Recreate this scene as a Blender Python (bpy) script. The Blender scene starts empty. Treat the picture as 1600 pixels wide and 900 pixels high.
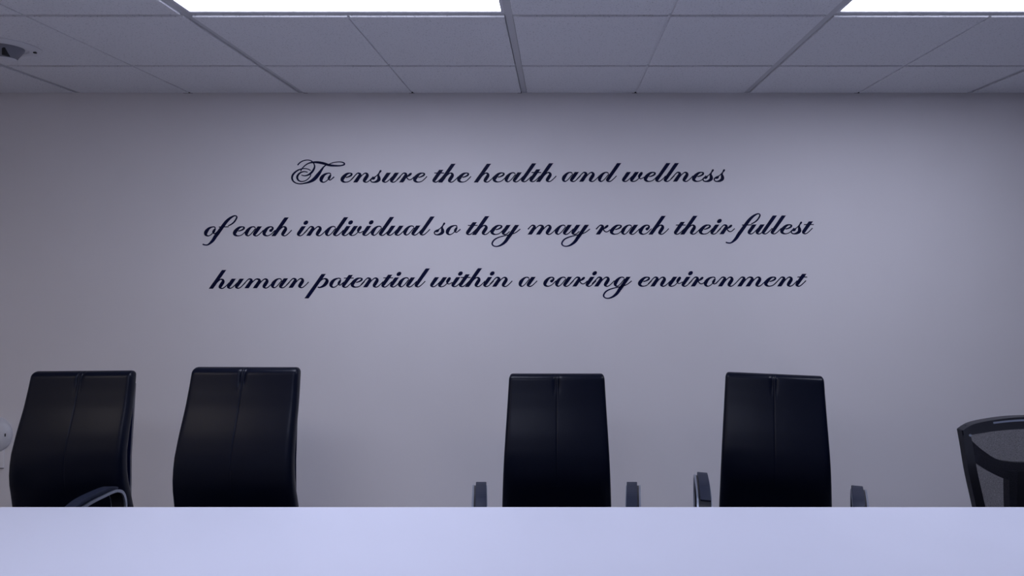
import bpy, bmesh, math, random
from mathutils import Vector
random.seed(7)
PI = math.pi
S = bpy.context.scene
C = S.collection

# ------------------------------------------------------------------ camera
F, CX, CY, CAMZ = 1001.0, 873.0, 415.0, 1.49      # focal length in px, vanishing point, eye height
WALL_Y, CEIL = 3.53, 2.443
cam = bpy.data.cameras.new('camera')
cam.sensor_width = 36.0
cam.lens = F / 1600 * 36
cam.shift_x = (800 - CX) / 1600
cam.shift_y = (CY - 450) / 1600
cam.clip_start = 0.02
co = bpy.data.objects.new('camera', cam)
co.location = (0, 0, CAMZ)
co.rotation_euler = (PI / 2, 0, 0)
C.objects.link(co)
S.camera = co

# ------------------------------------------------------------------ world and exposure
w = bpy.data.worlds.new('world')
S.world = w
w.use_nodes = True
w.node_tree.nodes['Background'].inputs[0].default_value = (0.5, 0.55, 0.8, 1)
w.node_tree.nodes['Background'].inputs[1].default_value = 0.05
S.view_settings.view_transform = 'Standard'
S.view_settings.look = 'None'
S.view_settings.gamma = 1
S.view_settings.use_curve_mapping = False
S.view_settings.exposure = 1.08
LENS_EMIT = 4.6
LIGHT_COL = (0.755, 0.795, 1.0)


# ------------------------------------------------------------------ materials
def mat(name, col, rough=0.5, metal=0.0, spec=0.5, bump=None, vary=None, emit=None, coat=0.0):
    m = bpy.data.materials.new(name)
    m.use_nodes = True
    nt = m.node_tree
    b = nt.nodes['Principled BSDF']
    b.inputs['Base Color'].default_value = (*col, 1)
    b.inputs['Roughness'].default_value = rough
    b.inputs['Metallic'].default_value = metal
    b.inputs['Specular IOR Level'].default_value = spec
    b.inputs['Coat Weight'].default_value = coat
    tc = nt.nodes.new('ShaderNodeTexCoord')
    if vary:
        scale, amt = vary
        n = nt.nodes.new('ShaderNodeTexNoise')
        n.inputs['Scale'].default_value = scale
        n.inputs['Detail'].default_value = 3
        nt.links.new(tc.outputs['Object'], n.inputs['Vector'])
        r = nt.nodes.new('ShaderNodeValToRGB')
        r.color_ramp.elements[0].position = 0.3
        r.color_ramp.elements[1].position = 0.7
        r.color_ramp.elements[0].color = (*[c * (1 - amt) for c in col], 1)
        r.color_ramp.elements[1].color = (*[min(1, c * (1 + amt)) for c in col], 1)
        nt.links.new(n.outputs['Fac'], r.inputs['Fac'])
        nt.links.new(r.outputs['Color'], b.inputs['Base Color'])
    if bump:
        scale, strength, dist = bump
        n = nt.nodes.new('ShaderNodeTexNoise')
        n.inputs['Scale'].default_value = scale
        n.inputs['Detail'].default_value = 4
        nt.links.new(tc.outputs['Object'], n.inputs['Vector'])
        bp = nt.nodes.new('ShaderNodeBump')
        bp.inputs['Strength'].default_value = strength
        bp.inputs['Distance'].default_value = dist
        nt.links.new(n.outputs['Fac'], bp.inputs['Height'])
        nt.links.new(bp.outputs['Normal'], b.inputs['Normal'])
    if emit:
        b.inputs['Emission Color'].default_value = (*emit[0], 1)
        b.inputs['Emission Strength'].default_value = emit[1]
    return m


M = {
    'wall': mat('wall_paint', (0.82, 0.795, 0.81), 0.75, spec=0.25, bump=(160, 0.12, 0.002), vary=(0.8, 0.03)),
    'dim_wall': mat('dimming_grey', (0.20, 0.20, 0.24), 0.7, bump=(160, 0.12, 0.002)),  # unseen right wall, made dark to cut bounce light on that side
    'floor': mat('carpet', (0.34, 0.34, 0.38), 0.95, bump=(300, 0.5, 0.004), vary=(60, 0.2)),
    'base': mat('baseboard_vinyl', (0.12, 0.12, 0.14), 0.5),
    'grid': mat('tee_paint', (0.50, 0.50, 0.53), 0.45),
    'deck': mat('deck', (0.08, 0.08, 0.08), 0.9),
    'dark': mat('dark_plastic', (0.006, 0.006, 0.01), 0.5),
    'lens': mat('diffuser', (0.9, 0.9, 0.95), 0.5, emit=(LIGHT_COL, LENS_EMIT)),
    'lens_fill': mat('warm_fill_diffuser', (0.9, 0.9, 0.9), 0.5, emit=((1.0, 0.90, 0.82), LENS_EMIT * 0.95)),  # for the added, unseen fixture that warms the left of the back wall
    'lframe': mat('fixture_enamel', (0.62, 0.62, 0.66), 0.35),
    'vinyl': mat('navy_vinyl', (0.0018, 0.0040, 0.034), 0.5, spec=0.12, vary=(6, 0.5)),
    'leather': mat('black_leather', (0.0018, 0.0034, 0.0115), 0.33, spec=0.2, bump=(260, 0.15, 0.001)),
    'shell': mat('navy_shell', (0.004, 0.007, 0.032), 0.35, spec=0.3),
    'pad': mat('arm_pad', (0.016, 0.021, 0.042), 0.5, spec=0.3),
    'chrome': mat('brushed_metal', (0.42, 0.46, 0.54), 0.36, metal=1.0),
    'black': mat('black_plastic', (0.005, 0.006, 0.012), 0.35),
    'table': mat('white_laminate', (0.73, 0.75, 0.87), 0.42, spec=0.4, vary=(1.3, 0.02)),
    'edge': mat('laminate_edge', (0.88, 0.88, 0.93), 0.35),
    'steel': mat('grey_steel', (0.30, 0.30, 0.33), 0.4, metal=0.8),
    'white': mat('white_plastic', (0.66, 0.66, 0.70), 0.4),
}


def tile_mat():
    m = mat('ceiling_tile', (0.55, 0.55, 0.58), 0.95, spec=0.1)
    nt = m.node_tree
    b = nt.nodes['Principled BSDF']
    g = nt.nodes.new('ShaderNodeTexCoord')
    n = nt.nodes.new('ShaderNodeTexNoise')
    n.inputs['Scale'].default_value = 150
    n.inputs['Detail'].default_value = 3
    oi = nt.nodes.new('ShaderNodeObjectInfo')
    ad = nt.nodes.new('ShaderNodeVectorMath')
    ad.operation = 'ADD'
    nt.links.new(g.outputs['Object'], ad.inputs[0])
    nt.links.new(oi.outputs['Location'], ad.inputs[1])
    nt.links.new(ad.outputs[0], n.inputs['Vector'])
    r = nt.nodes.new('ShaderNodeValToRGB')
    e = r.color_ramp.elements
    e[0].position, e[1].position = 0.30, 0.42
    e[0].color, e[1].color = (0.52, 0.52, 0.55, 1), (0.74, 0.74, 0.77, 1)
    nt.links.new(n.outputs['Fac'], r.inputs['Fac'])
    nt.links.new(r.outputs['Color'], b.inputs['Base Color'])
    bp = nt.nodes.new('ShaderNodeBump')
    bp.inputs['Strength'].default_value = 0.5
    bp.inputs['Distance'].default_value = 0.002
    nt.links.new(n.outputs['Fac'], bp.inputs['Height'])
    nt.links.new(bp.outputs['Normal'], b.inputs['Normal'])
    return m


def mesh_mat():
    m = mat('mesh_fabric', (0.02, 0.022, 0.035), 0.6)
    nt = m.node_tree
    b = nt.nodes['Principled BSDF']
    t = nt.nodes.new('ShaderNodeBsdfTransparent')
    mx = nt.nodes.new('ShaderNodeMixShader')
    tc = nt.nodes.new('ShaderNodeTexCoord')
    wv = nt.nodes.new('ShaderNodeTexNoise')
    wv.inputs['Scale'].default_value = 420
    nt.links.new(tc.outputs['Object'], wv.inputs['Vector'])
    mr = nt.nodes.new('ShaderNodeMapRange')
    mr.inputs['From Min'].default_value = 0.3
    mr.inputs['From Max'].default_value = 0.7
    mr.inputs['To Min'].default_value = 0.60
    mr.inputs['To Max'].default_value = 0.82
    nt.links.new(wv.outputs['Fac'], mr.inputs['Value'])
    nt.links.new(mr.outputs['Result'], mx.inputs['Fac'])
    nt.links.new(t.outputs[0], mx.inputs[1])
    nt.links.new(b.outputs[0], mx.inputs[2])
    nt.links.new(mx.outputs[0], nt.nodes['Material Output'].inputs['Surface'])
    return m


M['tile'] = tile_mat()
M['mesh'] = mesh_mat()


# ------------------------------------------------------------------ helpers
def link(name, me, m, parent=None, loc=(0, 0, 0), rotz=0.0):
    o = bpy.data.objects.new(name, me)
    if m is not None and len(me.materials) == 0:
        me.materials.append(m)
    o.location = loc
    o.rotation_euler = (0, 0, rotz)
    if parent:
        o.parent = parent
    C.objects.link(o)
    return o


def obj(name, bm, m, parent=None, loc=(0, 0, 0), rotz=0.0, smooth=True, bevel=0.0):
    if bevel:
        bmesh.ops.bevel(bm, geom=bm.edges[:], offset=bevel, segments=2, affect='EDGES', profile=0.6)
    bmesh.ops.recalc_face_normals(bm, faces=bm.faces[:])
    me = bpy.data.meshes.new(name)
    bm.to_mesh(me)
    bm.free()
    if smooth:
        for p in me.polygons:
            p.use_smooth = True
        me.set_sharp_from_angle(angle=math.radians(38))
    return link(name, me, m, parent, loc, rotz)


def box(x0, x1, y0, y1, z0, z1, bm=None):
    bm = bm or bmesh.new()
    v = [bm.verts.new((x, y, z)) for x in (x0, x1) for y in (y0, y1) for z in (z0, z1)]
    for f in ((0, 1, 3, 2), (4, 6, 7, 5), (0, 4, 5, 1), (2, 3, 7, 6), (0, 2, 6, 4), (1, 5, 7, 3)):
        bm.faces.new([v[i] for i in f])
    return bm


def lathe(prof, n=32, bm=None, axis='z', cx=0, cy=0, cz=0):
    bm = bm or bmesh.new()
    rings = []
    for r, h in prof:
        ring = []
        for i in range(n):
            a = 2 * PI * i / n
            c, s = math.cos(a) * r, math.sin(a) * r
            p = (c, s, h) if axis == 'z' else ((c, h, s) if axis == 'y' else (h, c, s))
            ring.append(bm.verts.new((p[0] + cx, p[1] + cy, p[2] + cz)))
        rings.append(ring)
    for a, b in zip(rings, rings[1:]):
        for i in range(n):
            bm.faces.new((a[i], a[(i + 1) % n], b[(i + 1) % n], b[i]))
    bm.faces.new(rings[0][::-1])
    bm.faces.new(rings[-1])
    return bm


def thing(name, label, cat, loc=(0, 0, 0), rotz=0.0, group=None):
    o = bpy.data.objects.new(name, None)
    o.empty_display_size = 0.1
    C.objects.link(o)
    o.location = loc
    o.rotation_euler = (0, 0, rotz)
    return tag(o, label, cat, group)


def tag(o, label, cat, group=None):
    o['label'] = label
    o['category'] = cat
    if group:
        o['group'] = group
    return o


def struct(name, bm, m, parent=None, **k):
    o = obj(name, bm, m, parent, **k)
    if not parent:
        o['kind'] = 'structure'
    return o


def catmull(pts, sub=7):
    P = [pts[0]] + list(pts) + [pts[-1]]
    out = []
    for i in range(1, len(P) - 2):
        p0, p1, p2, p3 = P[i - 1], P[i], P[i + 1], P[i + 2]
        for s in range(sub):
            t = s / sub
            q = []
            for a, b, c, d in zip(p0, p1, p2, p3):
                q.append(0.5 * (2 * b + (c - a) * t + (2 * a - 5 * b + 4 * c - d) * t * t + (3 * b - a - 3 * c + d) * t ** 3))
            out.append(q)
    out.append(list(pts[-1]))
    return out


# ------------------------------------------------------------------ room shell
X0, X1, Y0 = -4.6, 3.95, -3.2
struct('floor', box(X0 - .1, X1 + .1, Y0 - .1, WALL_Y + .1, -0.1, 0), M['floor'], smooth=False)
struct('wall_back', box(X0 - .1, X1 + .1, WALL_Y, WALL_Y + .1, 0, 2.7), M['wall'], smooth=False)
struct('wall_left', box(X0 - .1, X0, Y0, WALL_Y, 0, 2.7), M['wall'], smooth=False)
struct('wall_right', box(X1, X1 + .1, Y0, WALL_Y, 0, 2.7), M['dim_wall'], smooth=False)
struct('wall_front', box(X0 - .1, X1 + .1, Y0 - .1, Y0, 0, 2.7), M['wall'], smooth=False)
struct('baseboard_back', box(X0, X1, WALL_Y - .01, WALL_Y, 0, .1), M['base'], smooth=False)
struct('baseboard_left', box(X0, X0 + .01, Y0, WALL_Y - .01, 0, .1), M['base'], smooth=False)
struct('baseboard_right', box(X1 - .01, X1, Y0, WALL_Y - .01, 0, .1), M['base'], smooth=False)
ceiling = struct('ceiling', box(X0 - .1, X1 + .1, Y0 - .1, WALL_Y + .1, 2.7, 2.78), M['deck'], smooth=False)
struct('trim_1', box(X0, X1, WALL_Y - .018, WALL_Y, CEIL - .0005, CEIL + .002), M['grid'], smooth=False)

# ceiling grid: runners every 1.22 m in x, cross tees every 0.61 m in y, tegular tiles with a scored centre line
GX0, PX, PY, GY0 = -0.19, 1.22, 0.61, 3.035
DROP = 0.008
cols = range(-4, 4)
rows = range(-10, 1)
lights = {(-1, -2), (1, -2), (-1, -6), (-3, -6)}   # (column, row) cells holding a fixture
for i in range(-3, 4):
    x = GX0 + i * PX
    if X0 < x < X1:
        struct('main_tee', box(x - .014, x + .014, Y0, WALL_Y - .018, CEIL, CEIL + .03), M['grid'], ceiling, smooth=False)
tee_me = None
for j in rows:
    y = GY0 + j * PY
    if y < Y0 + .05:
        continue
    for i in cols:
        a, b = max(GX0 + i * PX + .014, X0), min(GX0 + (i + 1) * PX - .014, X1)
        if b - a < .1:
            continue
        struct('cross_tee', box(a, b, y - .009, y + .009, CEIL + .0005, CEIL + .03), M['grid'], ceiling, smooth=False)


def tile_bm(xa, xb, ya, yb, score):
    """a tegular tile: lip resting on the grid, face hanging below it; the groove runs across at x = score"""
    bm = bmesh.new()
    zt, zf, e = CEIL + .016, CEIL - DROP, .0015
    parts = [(xa, xb)]
    if xa < score - .02 and score + .02 < xb:
        parts = [(xa, score - .005), (score + .005, xb)]
    for a, b in parts:
        v = [(a, ya, zf + e), (b, ya, zf + e), (b, yb, zf + e), (a, yb, zf + e),
             (a + e, ya + e, zf), (b - e, ya + e, zf), (b - e, yb - e, zf), (a + e, yb - e, zf),
             (a, ya, zt), (b, ya, zt), (b, yb, zt), (a, yb, zt)]
        V = [bm.verts.new(p) for p in v]
        for f in ((4, 5, 6, 7), (0, 1, 5, 4), (1, 2, 6, 5), (2, 3, 7, 6), (3, 0, 4, 7),
                  (8, 9, 1, 0), (9, 10, 2, 1), (10, 11, 3, 2), (11, 8, 0, 3), (11, 10, 9, 8)):
            bm.faces.new([V[k] for k in f])
    if len(parts) == 2:
        box(score - .005, score + .005, ya, yb, zf + .006, zt, bm)
    return bm


cache = {}
for j in range(-11, 1):
    for i in cols:
        if (i, j) in lights:
            continue
        xa, xb = max(GX0 + i * PX + .0165, X0 + .002), min(GX0 + (i + 1) * PX - .0165, X1 - .002)
        ya, yb = max(GY0 + j * PY + .0105, Y0 + .002), min(GY0 + (j + 1) * PY - .0105, WALL_Y - .022)
        if xb - xa < .1 or yb - ya < .08:
            continue
        k = (round(xb - xa, 3), round(yb - ya, 3))
        sc = GX0 + i * PX + PX / 2 - xa
        if k not in cache:
            cache[k] = obj('ceiling_tile', tile_bm(0, xb - xa, 0, yb - ya, sc), M['tile'], ceiling, (xa, ya, 0), smooth=False)
        else:
            o = cache[k].copy()
            o.location = (xa, ya, 0)
            C.objects.link(o)
# little dark open ends of the joints where the tiles meet the wall
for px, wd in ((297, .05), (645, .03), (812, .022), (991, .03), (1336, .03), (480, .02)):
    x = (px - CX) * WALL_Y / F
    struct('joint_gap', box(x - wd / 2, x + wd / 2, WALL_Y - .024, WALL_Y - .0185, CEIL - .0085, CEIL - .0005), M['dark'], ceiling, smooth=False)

# recessed light fixtures
names = {(-1, -2): 'lit rectangular ceiling light nearest the wall, above the lettering',
         (1, -2): 'lit rectangular ceiling light at the top right of the photo',
         (-1, -6): 'lit ceiling light behind the camera, in line with the one above the lettering',
         (-3, -6): 'unseen ceiling light behind the camera, added to warm the left wall'}
for (i, j), lab in names.items():
    xa, xb = GX0 + i * PX + .0145, GX0 + (i + 1) * PX - .0145
    ya, yb = GY0 + j * PY + .0095, GY0 + (j + 1) * PY - .0095
    t = thing('ceiling_light', lab, 'ceiling light', ((xa + xb) / 2, (ya + yb) / 2, CEIL), group='ceiling lights')
    hx, hy = (xb - xa) / 2, (yb - ya) / 2
    bm = bmesh.new()
    fw = .012
    box(-hx, hx, -hy, -hy + fw, .0, .02, bm)
    box(-hx, hx, hy - fw, hy, .0, .02, bm)
    box(-hx, -hx + fw, -hy + fw, hy - fw, .0, .02, bm)
    box(hx - fw, hx, -hy + fw, hy - fw, .0, .02, bm)
    obj('frame', bm, M['lframe'], t, smooth=False)
    obj('housing', box(-hx, hx, -hy, hy, .02, .08), M['lframe'], t, smooth=False)
    obj('diffuser', box(-hx + fw, hx - fw, -hy + fw, hy - fw, -.0 + .003, .009), M['lens_fill' if i == -3 else 'lens'], t, smooth=False)

# ceiling sensor at the upper left
t = thing('ceiling_sensor', 'white round ceiling sensor with a tapered body and small black lens', 'sensor', (-2.372, 2.755, CEIL - DROP))
obj('base_ring', lathe([(.118, 0), (.118, -.004), (.110, -.009), (.075, -.012), (.07, -.008)], 48), M['white'], t)
obj('body', lathe([(.060, -.008), (.058, -.016), (.038, -.048), (.034, -.056)], 40), mat('sensor_grey', (0.20, 0.20, 0.24), 0.5), t)
obj('cap', lathe([(.034, -.055), (.032, -.060), (.020, -.063), (.004, -.064)], 32), M['white'], t)
bm = bmesh.new()
box(.018, .030, -.048, -.015, -.054, -.022, bm)
obj('lens', bm, M['dark'], t, bevel=.002)
obj('indicator', box(.074, .084, .045, .055, -.016, -.009), M['dark'], t, bevel=.001)

# round device and outlet at the far left of the wall
kx = WALL_Y / F
t = thing('wall_device', 'white round domed device low on the wall, cut by the left edge of the photo', 'wall device',
          ((-8 - CX) * kx, WALL_Y, CAMZ - (678 - CY) * kx))
obj('dome', lathe([(.098, 0), (.100, -.006), (.098, -.014), (.086, -.030), (.062, -.040), (.03, -.045), (.004, -.046)], 48, axis='y'), M['white'], t)
obj('slot', box(.082, .086, -.034, -.024, -.006, .010), M['dark'], t, bevel=.0008)
t = thing('wall_outlet', 'white wall outlet plate just below the round domed device', 'outlet',
          (-3.09, WALL_Y, CAMZ - (731 - CY) * kx + .058))
obj('plate', box(-.036, .036, -.006, 0, -.057, .057), M['wall'], t, bevel=.0015)
obj('receptacle', box(-.017, .017, -.008, -.005, .006, .044), M['white'], t, bevel=.001)
obj('receptacle', box(-.017, .017, -.008, -.005, -.044, -.006), M['white'], t, bevel=.001)
obj('gap', box(-.034, .034, -.0075, 0, -.0605, -.0575), M['dark'], t, smooth=False)

# ------------------------------------------------------------------ table
TX0, TX1, TY0, TY1, TZ = -2.35, 2.30, .72, 1.962, .75
t = thing('conference_table', 'long white laminate conference table across the foreground', 'table', (0, 0, 0))
obj('tabletop', box(TX0, TX1, TY0, TY1 - .0025, TZ - .03, TZ), M['table'], t, smooth=False)
bm = box(TX0, TX1, TY1 - .0025, TY1, TZ - .03, TZ + .0003)
obj('edge_band', bm, M['edge'], t, smooth=False)
for x in (TX0 + .25, (TX0 + TX1) / 2, TX1 - .25):
    for y in (TY0 + .15, TY1 - .30):
        obj('leg', box(x - .03, x + .03, y - .03, y + .03, 0.0, TZ - .03), M['steel'], t, bevel=.004)
obj('apron', box(TX0 + .22, TX1 - .22, 1.30, 1.34, TZ - .10, TZ - .03), M['steel'], t, smooth=False)

# ------------------------------------------------------------------ leather chairs
PROF = [(.40, .250), (.44, .240), (.48, .230), (.52, .220), (.57, .210), (.62, .199), (.66, .195), (.70, .196), (.74, .201), (.81, .221), (.91, .256), (.98, .275), (1.045, .290)]


def prof(z):
    P = PROF
    for (z0, y0), (z1, y1) in zip(P, P[1:]):
        if z <= z1:
            t = max(0, (z - z0) / (z1 - z0))
            return y0 + (y1 - y0) * t
    return P[-1][1]


FX = [0, .0012, .0025, .004, .006, .009, .013, .022, .04, .065, .09, .115, .14, .16, .175]


def backrest_bm(HB=.226, HT=.197):
    """padded back: stacked rounded cross sections; front crowned, with a centre seam and a tuck at its head"""
    bm = bmesh.new()
    zs = [.40, .402, .408, .42] + [.42 + (1.02 - .42) * k / 30 for k in range(1, 31)] + [1.028, 1.034, 1.039, 1.043, 1.045]
    rings = []
    for z in zs:
        f = (z - .40) / .645
        hw = HB + (HT - HB) * f
        th = .030 - .006 * f
        for edge, r in ((1.045 - z, .022), (z - .40, .022)):
            if edge < r:
                q = 1 - edge / r
                hw -= .013 * (1 - math.sqrt(max(0, 1 - q * q)))
        tk = th
        for edge, r in ((1.045 - z, .018), (z - .40, .02)):
            if edge < r:
                q = 1 - edge / r
                tk = min(tk, th * math.sqrt(max(0.02, 1 - q * q)))
        yc = prof(z) + th
        pts = []
        for x in FX:                                             # flat front from the seam outwards
            d = x
            xx = x / hw
            y = -tk - .004 * (1 - xx ** 2)
            if z > .58:
                y += .0017 * math.exp(-(d / .0022) ** 2) * min(1, (z - .58) / .08)
            y += .0008 * (1 - min(1, d / .07))              # cushion falls gently to the seam
            if z > .975:
                y += .004 * math.exp(-((d - .009) / .0028) ** 2) * min(1, (z - .975) / .02)
            pts.append((x, y))
        cr = hw - FX[-1]
        y_last = pts[-1][1]
        for k in range(1, 8):                                    # rounded side
            a = PI / 2 * k / 8
            pts.append((FX[-1] + cr * math.sin(a) ** .8, -abs(y_last) * math.cos(a) ** .55))
        pts.append((hw, 0))
        back = [(x, -y * .9) for x, y in pts[-2:len(FX) - 1:-1]] + [(.12, tk * .9), (0, tk * .9)]
        half = pts + back
        ring = [bm.verts.new((x, yc + y, z)) for x, y in half]
        ring += [bm.verts.new((-x, yc + y, z)) for x, y in half[-2:0:-1]]
        rings.append(ring)
    N = len(rings[0])
    for a, b in zip(rings, rings[1:]):
        for k in range(N):
            bm.faces.new((a[k], a[(k + 1) % N], b[(k + 1) % N], b[k]))
    bm.faces.new(rings[0][::-1])
    bm.faces.new(rings[-1])
    return bm


def band(path, x_of, half, thick, bm=None):
    """flat strap following a path of (y, z) with half width along x"""
    bm = bm or bmesh.new()
    P = catmull(path, 6)
    prev = None
    for k, (y, z) in enumerate(P):
        a, b = P[max(0, k - 1)], P[min(len(P) - 1, k + 1)]
        ty, tz = b[0] - a[0], b[1] - a[1]
        l = math.hypot(ty, tz) or 1
        ny, nz = -tz / l, ty / l
        x = x_of(y)
        cur = []
        for (u, vv) in ((-1, -1), (1, -1), (1, 1), (-1, 1)):
            cur.append(bm.verts.new((x + u * half, y + ny * vv * thick / 2, z + nz * vv * thick / 2)))
        if prev:
            for q in range(4):
                bm.faces.new((prev[q], prev[(q + 1) % 4], cur[(q + 1) % 4], cur[q]))
        else:
            bm.faces.new(cur[::-1])
        prev = cur
    bm.faces.new(prev)
    return bm


def five_star(t, m, seat_z, R=.30):
    obj('gas_column', lathe([(.028, .09), (.028, .25), (.018, .25), (.018, seat_z - .03)], 20), m, t)
    obj('hub', lathe([(.03, .07), (.045, .08), (.045, .11), (.03, .12)], 20), m, t)
    leg = cas = None
    for k in range(5):
        a = 2 * PI * k / 5 + .3
        if leg is None:
            bm = bmesh.new()
            r0 = [bm.verts.new(p) for p in ((.03, -.02, .075), (.03, .02, .075), (.03, .02, .11), (.03, -.02, .11))]
            r1 = [bm.verts.new(p) for p in ((R, -.013, .062), (R, .013, .062), (R, .013, .078), (R, -.013, .078))]
            for q in range(4):
                bm.faces.new((r0[q], r0[(q + 1) % 4], r1[(q + 1) % 4], r1[q]))
            bm.faces.new(r0[::-1])
            bm.faces.new(r1)
            leg = obj('base_leg', bm, m, t, rotz=a, smooth=False)
            bm = lathe([(.012, -.022), (.027, -.018), (.027, -.004), (.015, -.003), (.015, .003), (.027, .004), (.027, .018), (.012, .022)], 18, axis='y', cx=R, cz=.027)
            box(R - .006, R + .006, -.003, .003, .03, .066, bm)
            cas = obj('caster', bm, M['black'], t, rotz=a)
        else:
            for s in (leg, cas):
                o = s.copy()
                o.rotation_euler = (0, 0, a)
                C.objects.link(o)


def leather_chair(label, loc, deg, dz=0.0, arm_dz=0.0):
    t = thing('office_chair', label, 'chair', (loc[0], loc[1], 0), math.radians(deg), 'black leather office chairs')
    five_star(t, M['chrome'], .42 + dz)
    bm = box(-.235, .235, -.25, .20, .395, .465)
    obj('seat', bm, M['leather'], t, (0, 0, dz), bevel=.022)
    obj('backrest', backrest_bm(), M['leather'], t, (0, 0, dz))
    # straight shell behind the cushion
    bm = bmesh.new()
    hw = .200
    ring = []
    for z, y in ((.42, .285), (.70, .305), (.985, .352)):
        h = .205 - .022 * (z - .42) / .57
        ring.append([bm.verts.new(p) for p in ((-h, y - .018, z), (h, y - .018, z), (h * .93, y + .016, z), (-h * .93, y + .016, z))])
    for a, b in zip(ring, ring[1:]):
        for q in range(4):
            bm.faces.new((a[q], a[(q + 1) % 4], b[(q + 1) % 4], b[q]))
    bm.faces.new(ring[0][::-1])
    bm.faces.new(ring[-1])
    obj('back_shell', bm, M['shell'], t, (0, 0, dz), smooth=False, bevel=.004)
    obj('back_bracket', box(-.04, .04, .10, .30, .365, .395), M['chrome'], t, (0, 0, dz), bevel=.004)
    loop = [(-.05, .42), (-.15, .50), (-.205, .60), (-.19, .675), (-.12, .698), (-.04, .703), (.02, .700), (.052, .675), (.062, .62), (.05, .54), (.03, .42)]
    padp = [(-.19, .6795), (-.12, .7085), (-.04, .7135), (.015, .7105), (.038, .700)]
    for s in (-1, 1):
        xo = lambda y, s=s: s * (.279 + .12 * min(.07, max(-.22, y)))
        ar = obj('armrest', band(loop, lambda y: xo(y), .0225, .007), M['black'], t, (0, 0, dz + arm_dz - .022))
        obj('edge_trim', band(loop, lambda y: xo(y) + s * .0255, .0032, .010), M['chrome'], ar)
        obj('edge_trim', band(loop, lambda y: xo(y) - s * .0235, .0012, .008), M['chrome'], ar)
        obj('arm_pad', band(padp, lambda y: xo(y) - s * .003, .019, .014), M['pad'], ar, bevel=.0015)
    return t


leather_chair('leftmost black leather office chair, with a chrome-edged loop arm in front of its back', (-1.9055, 2.285), 3, .018, -.022)
leather_chair('black leather office chair with no arms showing, second from left, slightly taller', (-1.16, 2.06), -1, .069, -.165)
leather_chair('black leather office chair facing straight ahead, below the middle of the lettering', (-.008, 2.345), 0, -.003)
leather_chair('black leather office chair, rightmost of the four, left of the mesh chair', (.824, 2.413), -16, -.014)

# ------------------------------------------------------------------ 2D strokes
SL = 1.22


def stroke(bm, pts, k, depth, off=0.0, sub=6, curve=0.0):
    """sweep a variable-width pen through pts (x, z, width[, flat-end flag]); front face looks to -y"""
    P = catmull([tuple(p) + ((0.0,) if len(p) == 3 else ()) for p in pts], sub)
    prev = None
    n = len(P)
    for i, (x, z, wd, h) in enumerate(P):
        a, b = P[max(0, i - 1)], P[min(n - 1, i + 1)]
        tx, tz = b[0] - a[0], b[1] - a[1]
        l = math.hypot(tx, tz) or 1
        nx, nz = -tz / l, tx / l
        h = min(1, max(0, h))
        if h > 0:
            sgn = 1 if nx >= 0 else -1
            nx, nz = nx * (1 - h) + sgn * h, nz * (1 - h)
            q = math.hypot(nx, nz)
            nx, nz = nx / q, nz / q
            wd *= 1 + (SL - 1) * h
        wd = max(wd, .3) + .4 if k < .5 else max(wd, .001)
        xl, zl, xr, zr = (x + nx * wd / 2) * k, (z + nz * wd / 2) * k, (x - nx * wd / 2) * k, (z - nz * wd / 2) * k
        cur = [bm.verts.new((xl, -depth - off - curve * xl * xl, zl)), bm.verts.new((xr, -depth - off - curve * xr * xr, zr)),
               bm.verts.new((xr, -curve * xr * xr, zr)), bm.verts.new((xl, -curve * xl * xl, zl))]
        if prev:
            for q in range(4):
                bm.faces.new((prev[q], prev[(q + 1) % 4], cur[(q + 1) % 4], cur[q]))
        else:
            bm.faces.new(cur[::-1])
        prev = cur
    bm.faces.new(prev)


def blob(bm, x, z, a, b, ang, k, depth, off=0.0):
    ca, sa = math.cos(math.radians(ang)), math.sin(math.radians(ang))
    fr, bk = [], []
    for i in range(20):
        t = 2 * PI * i / 20
        u, v = a * math.cos(t), b * math.sin(t)
        X, Z = (x + u * ca - v * sa) * k, (z + u * sa + v * ca) * k
        fr.append(bm.verts.new((X, -depth - off, Z)))
        bk.append(bm.verts.new((X, 0, Z)))
    bm.faces.new(fr)
    for i in range(20):
        j = (i + 1) % 20
        bm.faces.new((fr[i], bk[i], bk[j], fr[j]))


W = 4.9


def foot(x=0, h=15.2, tail=True):
    s = .70
    p = [(x + s * h + .3, h, W + .5, 1), (x + s * (h - 1.2), h - 1.2, W, .9), (x + s * (h * .55) , h * .55, W, 0), (x + 3.3, 4.8, W - .1), (x + 2.1, 2.5, 4.2), (x + 3.1, .9, 2.3), (x + 5.2, .3, 1.3),
         (x + 8.2, 1.5, 1.1), (x + 12.3, 5.1, 1.0)]
    if tail:
        p.append((x + 16.3, 9.2, 1.0))
    return p


def arch(x=0, tail=True):
    p = [(x + 3.6, 3.6, 1.0), (x + 6.4, 6.4, 1.1), (x + 11.6, 11.9, 1.1), (x + 15.4, 14.4, 1.5), (x + 18.2, 13.5, 3.0), (x + 18.8, 10.6, 4.5), (x + 16, 6.0, 4.9), (x + 14.2, 2.7, 4.3),
         (x + 15.3, .9, 2.3), (x + 17.4, .3, 1.3), (x + 20.4, 1.5, 1.1), (x + 24.5, 5.1, 1.0), (x + 28.4, 9.2, 1.0)]
    return p


def nstem(x=0, entry=True):
    e = [(x - 6.6, 4.0, 1.0), (x - 3.2, 7.6, 1.1)] if entry else [(x - 2.6, 8.2, 1.6)]
    return e + [(x + 1.3, 12.4, 1.2), (x + 4.3, 14.5, 1.6), (x + 7.2, 13.3, 3.4), (x + 7.2, 10.6, 4.7), (x + 4.4, 6.3, W), (x + .8, 1.1, W, .9), (x + -.1, 0, W + .3, 1)]


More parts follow.
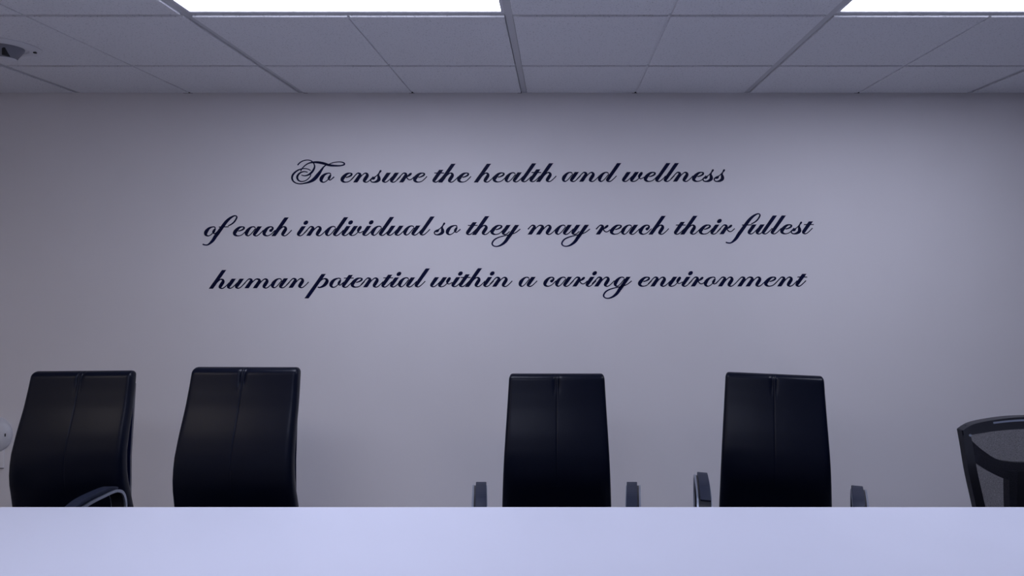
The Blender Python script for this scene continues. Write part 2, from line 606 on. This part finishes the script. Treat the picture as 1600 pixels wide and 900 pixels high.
def midstem(x=0):
    a = [(x - 9.5, 3.6, 1.0), (x - 6.6, 6.4, 1.1), (x - 1.2, 11.9, 1.1), (x + 2.8, 14.4, 1.5)]
    return a + [(x + 6.6, 13.4, 3.2), (x + 7.1, 10.6, 4.7), (x + 4.4, 6.3, W), (x + .8, 1.1, W, .9), (x + -.1, 0, W + .3, 1)]


def tall(x=0, h=28.8, b=0):
    s = .705
    return [(x + s * h + .4, h, W + .7, 1), (x + s * (h - 1.2), h - 1.2, W, .9), (x + s * h / 2, h / 2, W), (x + s * (b + 1.1), b + 1.1, W, .9), (x + s * b - .1, b, W + .3, 1)]


BOWL = [(16.6, 12.6, 1.0), (14.6, 14.4, 1.3), (11.6, 14.4, 1.5), (7.9, 12.4, 3.0), (3.9, 7.8, 5.0), (2.4, 3.8, 4.6), (3.4, 1.2, 2.6), (6.0, .6, 1.2), (10.0, 3.6, 1.0), (15.0, 9.6, 1.0), (17, 12, 1.0)]
LOOPY = [(9.9, -4.6, W), (5.2, -11.2, 4.2), (-1.4, -16.3, 2.6), (-7.8, -18.4, 1.5), (-13, -17.4, 1.6), (-15.1, -13.7, 2.0), (-11.8, -8.2, 1.9), (-5, -4.3, 1.5),
         (4.7, -1.6, 1.2), (13, .2, 1.1), (21.5, 3.2, 1.1), (28.8, 8.8, 1.2)]


def descender(x):
    top = [(x + .7 * 15.2 + .3, 15.2, W + .5, 1), (x + .7 * 14, 14, W, .9), (x + .7 * 7, 7, W), (x, 0, W)]
    return top + [(x - 13.3 + a, b, c) for a, b, c in LOOPY]


EXIT_V = [(4.9, .3, 1.2), (8.2, 1.0, 1.1), (11.2, 3.0, 1.0), (15.4, 7.6, 1.1), (18.6, 12.6, 1.6), (18.2, 14.9, 1.2)]
VARM = [(18.4, 14.8, 1.4), (17.2, 13.4, 3.0), (15.4, 10.6, 3.8), (14.0, 8.2, 3.2), (14.2, 6.0, 1.6), (16.7, 4.6, 1.1), (20.4, 6.2, 1.0), (22, 7.5, .9)]


def shift(P, x):
    return [(p[0] + x,) + tuple(p[1:]) for p in P]


def g_T():
    q = lambda L: [((a - 0) / 13.33, (600 - b) / 13.33, c) for a, b, c in L]
    return [('s', q([(200, 238, 1.6), (258, 180, 1.4), (335, 142, 1.2), (420, 132, 1.1), (490, 152, 1.2), (535, 200, 1.4), (555, 265, 1.9), (535, 330, 2.5), (487, 395, 2.7), (425, 440, 2.1), (350, 460, 1.3), (280, 445, 1.0)])),
            ('s', q([(805, 228, 1.2), (745, 275, 1.8), (690, 350, 3.2), (625, 440, 5.0), (545, 530, 5.0), (455, 585, 3.2), (350, 615, 1.8), (240, 628, 1.4), (145, 600, 1.6), (92, 540, 2.2), (92, 460, 2.6), (150, 385, 2.2), (235, 332, 1.6), (330, 310, 1.2), (420, 322, 1.1), (475, 352, 1.0)])),
            ('s', q([(475, 425, 1.0), (460, 480, 1.1), (380, 555, 1.1), (285, 580, 1.3), (215, 550, 2.0), (193, 480, 2.7), (245, 405, 2.0), (335, 372, 1.3), (410, 388, 1.1)])),
            ('s', q([(262, 365, 1.0), (310, 290, 1.2), (400, 215, 1.4), (500, 182, 2.0), (620, 180, 3.1), (740, 202, 3.5), (860, 238, 3.1), (980, 250, 2.3), (1100, 248, 1.6), (1172, 225, 1.9), (1165, 192, 1.6), (1100, 172, 1.2), (1010, 174, 1.0), (930, 190, 1.0), (850, 222, 1.0)]))]


S_DIAG = [(17.3, 18.9, 1.6), (16.0, 17.5, 2.6), (13.9, 14.4, 1.5), (10.1, 10.4, 1.1), (6.6, 7.9, 1.6)]
S_BODY = [(5.4, 7.2, 2.6), (2.2, 5.6, 2.0), (.8, 3.4, 1.5), (2.2, 1.0, 1.4), (5.6, .3, 1.7), (10.1, 1.5, 3.4), (13.5, 4.3, 4.8), (13.6, 7.6, 4.4), (12.9, 11.2, 2.6), (14.1, 14.4, 1.2)]
OUTER_O = [(17.6, 12.4, 1.4), (16.3, 14.3, 1.3), (13.2, 14.4, 1.4), (8.0, 12.4, 3.0), (3.8, 7.9, 5.0), (2.4, 3.9, 4.6), (3.8, 1.2, 2.6), (7.1, .4, 1.2), (11.6, 2.9, 1.0), (15.6, 7.8, 1.1), (17.9, 11.8, 1.3)]
GL = {
    'a': lambda: [('s', BOWL), ('s', foot(12.8))],
    'c': lambda: [('s', [(13.6, 9.2, 3.4), (15.6, 10.6, 2.8), (15.9, 13.0, 2.3), (13.2, 14.5, 1.4), (8.4, 12.8, 3.0), (4.2, 8.2, 5.0), (2.5, 4.2, 4.8), (4.0, 1.4, 3.0), (8, .4, 1.3), (13.2, 2.6, 1.0), (17.6, 6.8, 1.0), (20, 9.2, .9)]), ('b', 13.0, 8.5, 2.5, 2.2, 20)],
    'd': lambda: [('s', BOWL), ('s', foot(12.8, 28.9))],
    'e': lambda: [('s', [(8.2, 7.7, 1.2), (12.6, 8.9, 1.7), (16.6, 11.2, 2.4), (17.4, 13.4, 2.2), (14.6, 14.5, 1.4), (9.8, 13.2, 3.0), (4.9, 8.6, 5.0), (2.5, 4.4, 4.9), (4.2, 1.5, 3.0), (8, .4, 1.3), (13.3, 1.6, 1.0), (17.8, 5.2, 1.0), (21.7, 9.4, 1.0)])],
    'f': lambda: [('s', [(-20.3, -12.6, 1.8), (-16.8, -13.7, 1.7), (-11.6, -13.2, 2.0), (-4.9, -7.4, 4.2), (0, 0, 5), (3.6, 4.8, 5), (11.3, 15.6, 4.8), (16.5, 22.4, 4.4), (22.4, 28, 3.2), (28.5, 31.5, 1.8), (32.2, 31.4, 1.4), (32.9, 28.6, 1.9), (29.3, 22.6, 1.9), (24.6, 18.6, 1.6), (19.6, 16.0, 1.2)]),
                  ('s', [(5.0, 14.3, 1.1), (12, 14.3, 1.1), (20.2, 14.7, 1.1)])],
    'g': lambda: [('s', BOWL), ('s', descender(12.6))],
    'h': lambda: [('s', tall()), ('s', arch())],
    'i': lambda: [('s', foot()), ('b', 13.9, 20.7, 4.1, 2.9, 36)],
    'l': lambda: [('s', foot(0, 28.9))],
    'm': lambda: [('s', nstem()), ('s', midstem(13.0)), ('s', arch(13.2))],
    'M': lambda: [('s', nstem(0, False)), ('s', midstem(13.0)), ('s', arch(13.2))],
    'n': lambda: [('s', nstem()), ('s', arch())],
    'o': lambda: [('s', OUTER_O), ('s', [(17.8, 12.0, 1.6), (16.2, 9.6, 3.0), (14.8, 6.8, 3.8), (14.9, 4.8, 2.0), (17.2, 4.1, 1.2), (22.9, 8.8, 1.4)])],
    'p': lambda: [('s', tall(0, 21.4, -15.6)), ('s', [(9.2, 9.8, 1.0), (12.4, 12.6, 1.1), (16.2, 14.0, 1.5), (19.4, 12.9, 3.2), (20.2, 9.8, 4.8), (17.2, 5.0, 4.6), (12.7, 1.7, 2.8), (8.4, .3, 1.7), (5.6, 1.0, 1.3)])],
    'r': lambda: [('s', nstem()), ('s', [(6.4, 6.8, 1.0), (9.4, 9.0, 1.4), (12.0, 10.9, 2.8), (14.6, 13.0, 3.2), (16.4, 14.5, 1.4)]), ('s', [(8.6, 8.6, 1.1), (9.8, 6.2, 1.4), (12.4, 4.2, 1.3), (15.8, 4.7, 1.1), (19.5, 7.8, 1.1), (20.5, 9, 1.0)])],
    'R': lambda: [('s', nstem(0, False)), ('s', [(6.4, 6.8, 1.0), (9.4, 9.0, 1.4), (12.0, 10.9, 2.8), (14.6, 13.0, 3.2), (16.4, 14.5, 1.4)]), ('s', [(8.6, 8.6, 1.1), (9.8, 6.2, 1.4), (12.4, 4.2, 1.3), (15.8, 4.7, 1.1), (19.5, 7.8, 1.1)])],
    's': lambda: [('s', S_DIAG), ('s', S_BODY), ('b', 5.4, 6.4, 2.9, 2.0, 30)],
    't': lambda: [('s', foot(0, 19.6)), ('s', [(2.9, 14.6, 1.0), (10, 14.7, 1.2), (18.2, 14.6, 1.0)])],
    'T': g_T,
    'u': lambda: [('s', foot(0)), ('s', foot(12.6))],
    'v': lambda: [('s', foot(0)[:6] + EXIT_V), ('s', VARM)],
    'w': lambda: [('s', foot(0)), ('s', foot(12.6)[:6] + shift(EXIT_V, 12.6)), ('s', shift(VARM, 12.6))],
    'y': lambda: [('s', foot(0, tail=False)), ('s', descender(13.3))],
}
glyph_me = {}


def glyph(ch):
    if ch not in glyph_me:
        bm = bmesh.new()
        off = 0.0
        for it in GL[ch]():
            if it[0] == 's':
                stroke(bm, it[1], kx, .0012, off)
            else:
                blob(bm, *it[1:], kx, .0012, off)
            off += .00012
        bmesh.ops.recalc_face_normals(bm, faces=bm.faces[:])
        me = bpy.data.meshes.new('letter')
        bm.to_mesh(me)
        bm.free()
        me.materials.append(M['vinyl'])
        glyph_me[ch] = me
    return glyph_me[ch]


def interp(tab, x):
    if x <= tab[0][0]:
        return tab[0][1]
    for (a, u), (b, v) in zip(tab, tab[1:]):
        if x <= b:
            return u + (v - u) * (x - a) / (b - a)
    return tab[-1][1]


BASE = [[(450, 285.2), (745, 284.9), (850, 284.0), (1130, 283.8)],
        [(330, 369.0), (480, 368.6), (580, 368.1), (700, 366.9), (850, 366.5), (1050, 366.3), (1260, 365.5)],
        [(330, 450.9), (470, 449.6), (620, 448.6), (700, 448.2), (850, 447.7), (1260, 447.5)]]
WORDS = [
    (0, 'To', [('T', 450), ('o', 499.3)]),
    (0, 'ensure', [('e', 532.1), ('n', 555.0), ('s', 578.4), ('u', 597.0), ('r', 626.8), ('e', 645.5)]),
    (0, 'the', [('t', 675.8), ('h', 688), ('e', 714.3)]),
    (0, 'health', [('h', 743.6), ('e', 769.8), ('a', 788.6), ('l', 814.3), ('t', 827.5), ('h', 840.8)]),
    (0, 'and', [('a', 877.9), ('n', 908), ('d', 934.3)]),
    (0, 'wellness', [('w', 972), ('e', 1005.9), ('l', 1024), ('l', 1037.3), ('n', 1054.5), ('e', 1081.3), ('s', 1097.6), ('s', 1115.1)]),
    (1, 'of', [('o', 319), ('f', 337)]),
    (1, 'each', [('e', 364), ('a', 382.6), ('c', 410.2), ('h', 427.5)]),
    (1, 'individual', [('i', 464.1), ('n', 481.5), ('d', 507.8), ('i', 534), ('v', 545.6), ('i', 566.2), ('d', 579.5), ('u', 604.1), ('a', 630.2), ('l', 655.6)]),
    (1, 'so', [('s', 677.9), ('o', 696.6)]),
    (1, 'they', [('t', 728.2), ('h', 740.8), ('e', 766.3), ('y', 784.1)]),
    (1, 'may', [('M', 827.5), ('a', 866.9), ('y', 893)]),
    (1, 'reach', [('R', 934), ('e', 952.9), ('a', 970.4), ('c', 998), ('h', 1016.5)]),
    (1, 'their', [('t', 1053.1), ('h', 1066), ('e', 1091.9), ('i', 1110.1), ('r', 1127.3)]),
    (1, 'fullest', [('f', 1154.3), ('u', 1168.2), ('l', 1190.4), ('l', 1204.4), ('e', 1219), ('s', 1235.5), ('t', 1253.2)]),
    (2, 'human', [('h', 329.8), ('u', 354.8), ('m', 385.2), ('a', 423.5), ('n', 454)]),
    (2, 'potential', [('p', 490.8), ('o', 514.8), ('t', 534.5), ('e', 548), ('n', 570.5), ('t', 596.1), ('i', 609.5), ('a', 622), ('l', 648.2)]),
    (2, 'within', [('w', 672.2), ('i', 705.5), ('t', 717.2), ('h', 729.6), ('i', 755.2), ('n', 772.1)]),
    (2, 'a', [('a', 810.3)]),
    (2, 'caring', [('c', 848.9), ('a', 867.3), ('r', 897.3), ('i', 915.2), ('n', 931.5), ('g', 958.9)]),
    (2, 'environment', [('e', 996.8), ('n', 1019.3), ('v', 1044.4), ('i', 1065), ('r', 1082.3), ('o', 1099.8), ('n', 1124.8), ('m', 1155), ('e', 1194), ('n', 1217.4), ('t', 1243)]),
]
LN = ('top', 'middle', 'bottom')
for ln, word, letters in WORDS:
    x0 = letters[0][1]
    y0 = interp(BASE[ln], x0)
    t = thing('wall_word', 'navy script word "%s" in the %s line of the wall lettering' % (word, LN[ln]), 'lettering',
              ((x0 - CX) * kx, WALL_Y, CAMZ - (y0 - CY) * kx), group='script words on the wall')
    for ch, x in letters:
        y = interp(BASE[ln], x)
        link('letter', glyph(ch), None, t, ((x - x0) * kx, 0, -(y - y0) * kx))

# ------------------------------------------------------------------ mesh chair at the right edge
t = thing('mesh_chair', 'black mesh-back task chair cut by the right edge of the photo', 'chair', (1.622, 1.98, 0))
five_star(t, M['black'], .44)
obj('seat', box(-.24, .24, -.22, .19, .42, .48), M['black'], t, bevel=.022)
yb = .22
CV = .55


def ribbon(name, pts, depth, m, parent, y=yb, bevel=0.0):
    bm = bmesh.new()
    stroke(bm, pts, 1.0, depth, curve=CV)
    return obj(name, bm, m, parent, (0, y, 0), bevel=bevel)


side = [(-.268, .945, .030), (-.254, .89, .034), (-.236, .80, .034), (-.210, .70, .034), (-.190, .62, .034), (-.165, .50, .034)]
for s in (-1, 1):
    ribbon('side_frame', [(-s * p[0] * -1 if False else p[0] * -s, p[1], p[2]) for p in side], .026, M['black'], t)
top = [(-.278, .934, .018), (-.235, .943, .034), (-.16, .951, .038), (-.08, .956, .040), (0, .957, .040), (.08, .956, .040), (.16, .951, .038), (.235, .943, .034), (.278, .934, .018)]
ribbon('top_rail', top, .030, M['black'], t)
ribbon('rail_highlight_strip', [(x, z + .010, .006) for x, z, q in top[2:-2]], .002, M['chrome'], t, y=yb - .030)
ribbon('bottom_rail', [(-.17, .50, .03), (0, .495, .03), (.17, .50, .03)], .026, M['black'], t)
lum = [(-.245, .880, .052), (-.20, .845, .050), (-.14, .808, .050), (-.08, .788, .062), (0, .778, .075), (.08, .788, .062), (.14, .808, .050), (.20, .845, .050), (.245, .880, .052)]
ribbon('lumbar_band', lum, .012, M['black'], t, y=yb + .004)
bm = bmesh.new()
stroke(bm, [(0, .79, .175), (0, .66, .17), (0, .45, .14)], 1.0, .03)
obj('spine', bm, M['black'], t, (0, yb + .012, 0))
# stretched mesh
bm = bmesh.new()
rows_ = []
for q in range(13):
    z = .955 - (.955 - .50) * q / 12
    hw = .262 - (.262 - .165) * q / 12
    rows_.append([bm.verts.new((hw * (2 * u / 20 - 1), -.016 - CV * (hw * (2 * u / 20 - 1)) ** 2, z)) for u in range(21)])
for a, b in zip(rows_, rows_[1:]):
    for u in range(20):
        bm.faces.new((a[u], a[u + 1], b[u + 1], b[u]))
obj('mesh_panel', bm, M['mesh'], t, (0, yb, 0))
for s in (-1, 1):
    obj('rivet', lathe([(.0045, 0), (.0045, -.002), (.002, -.0035)], 14, axis='y'), M['chrome'], t, (s * .252, yb - .031 - CV * .252 ** 2, .925))
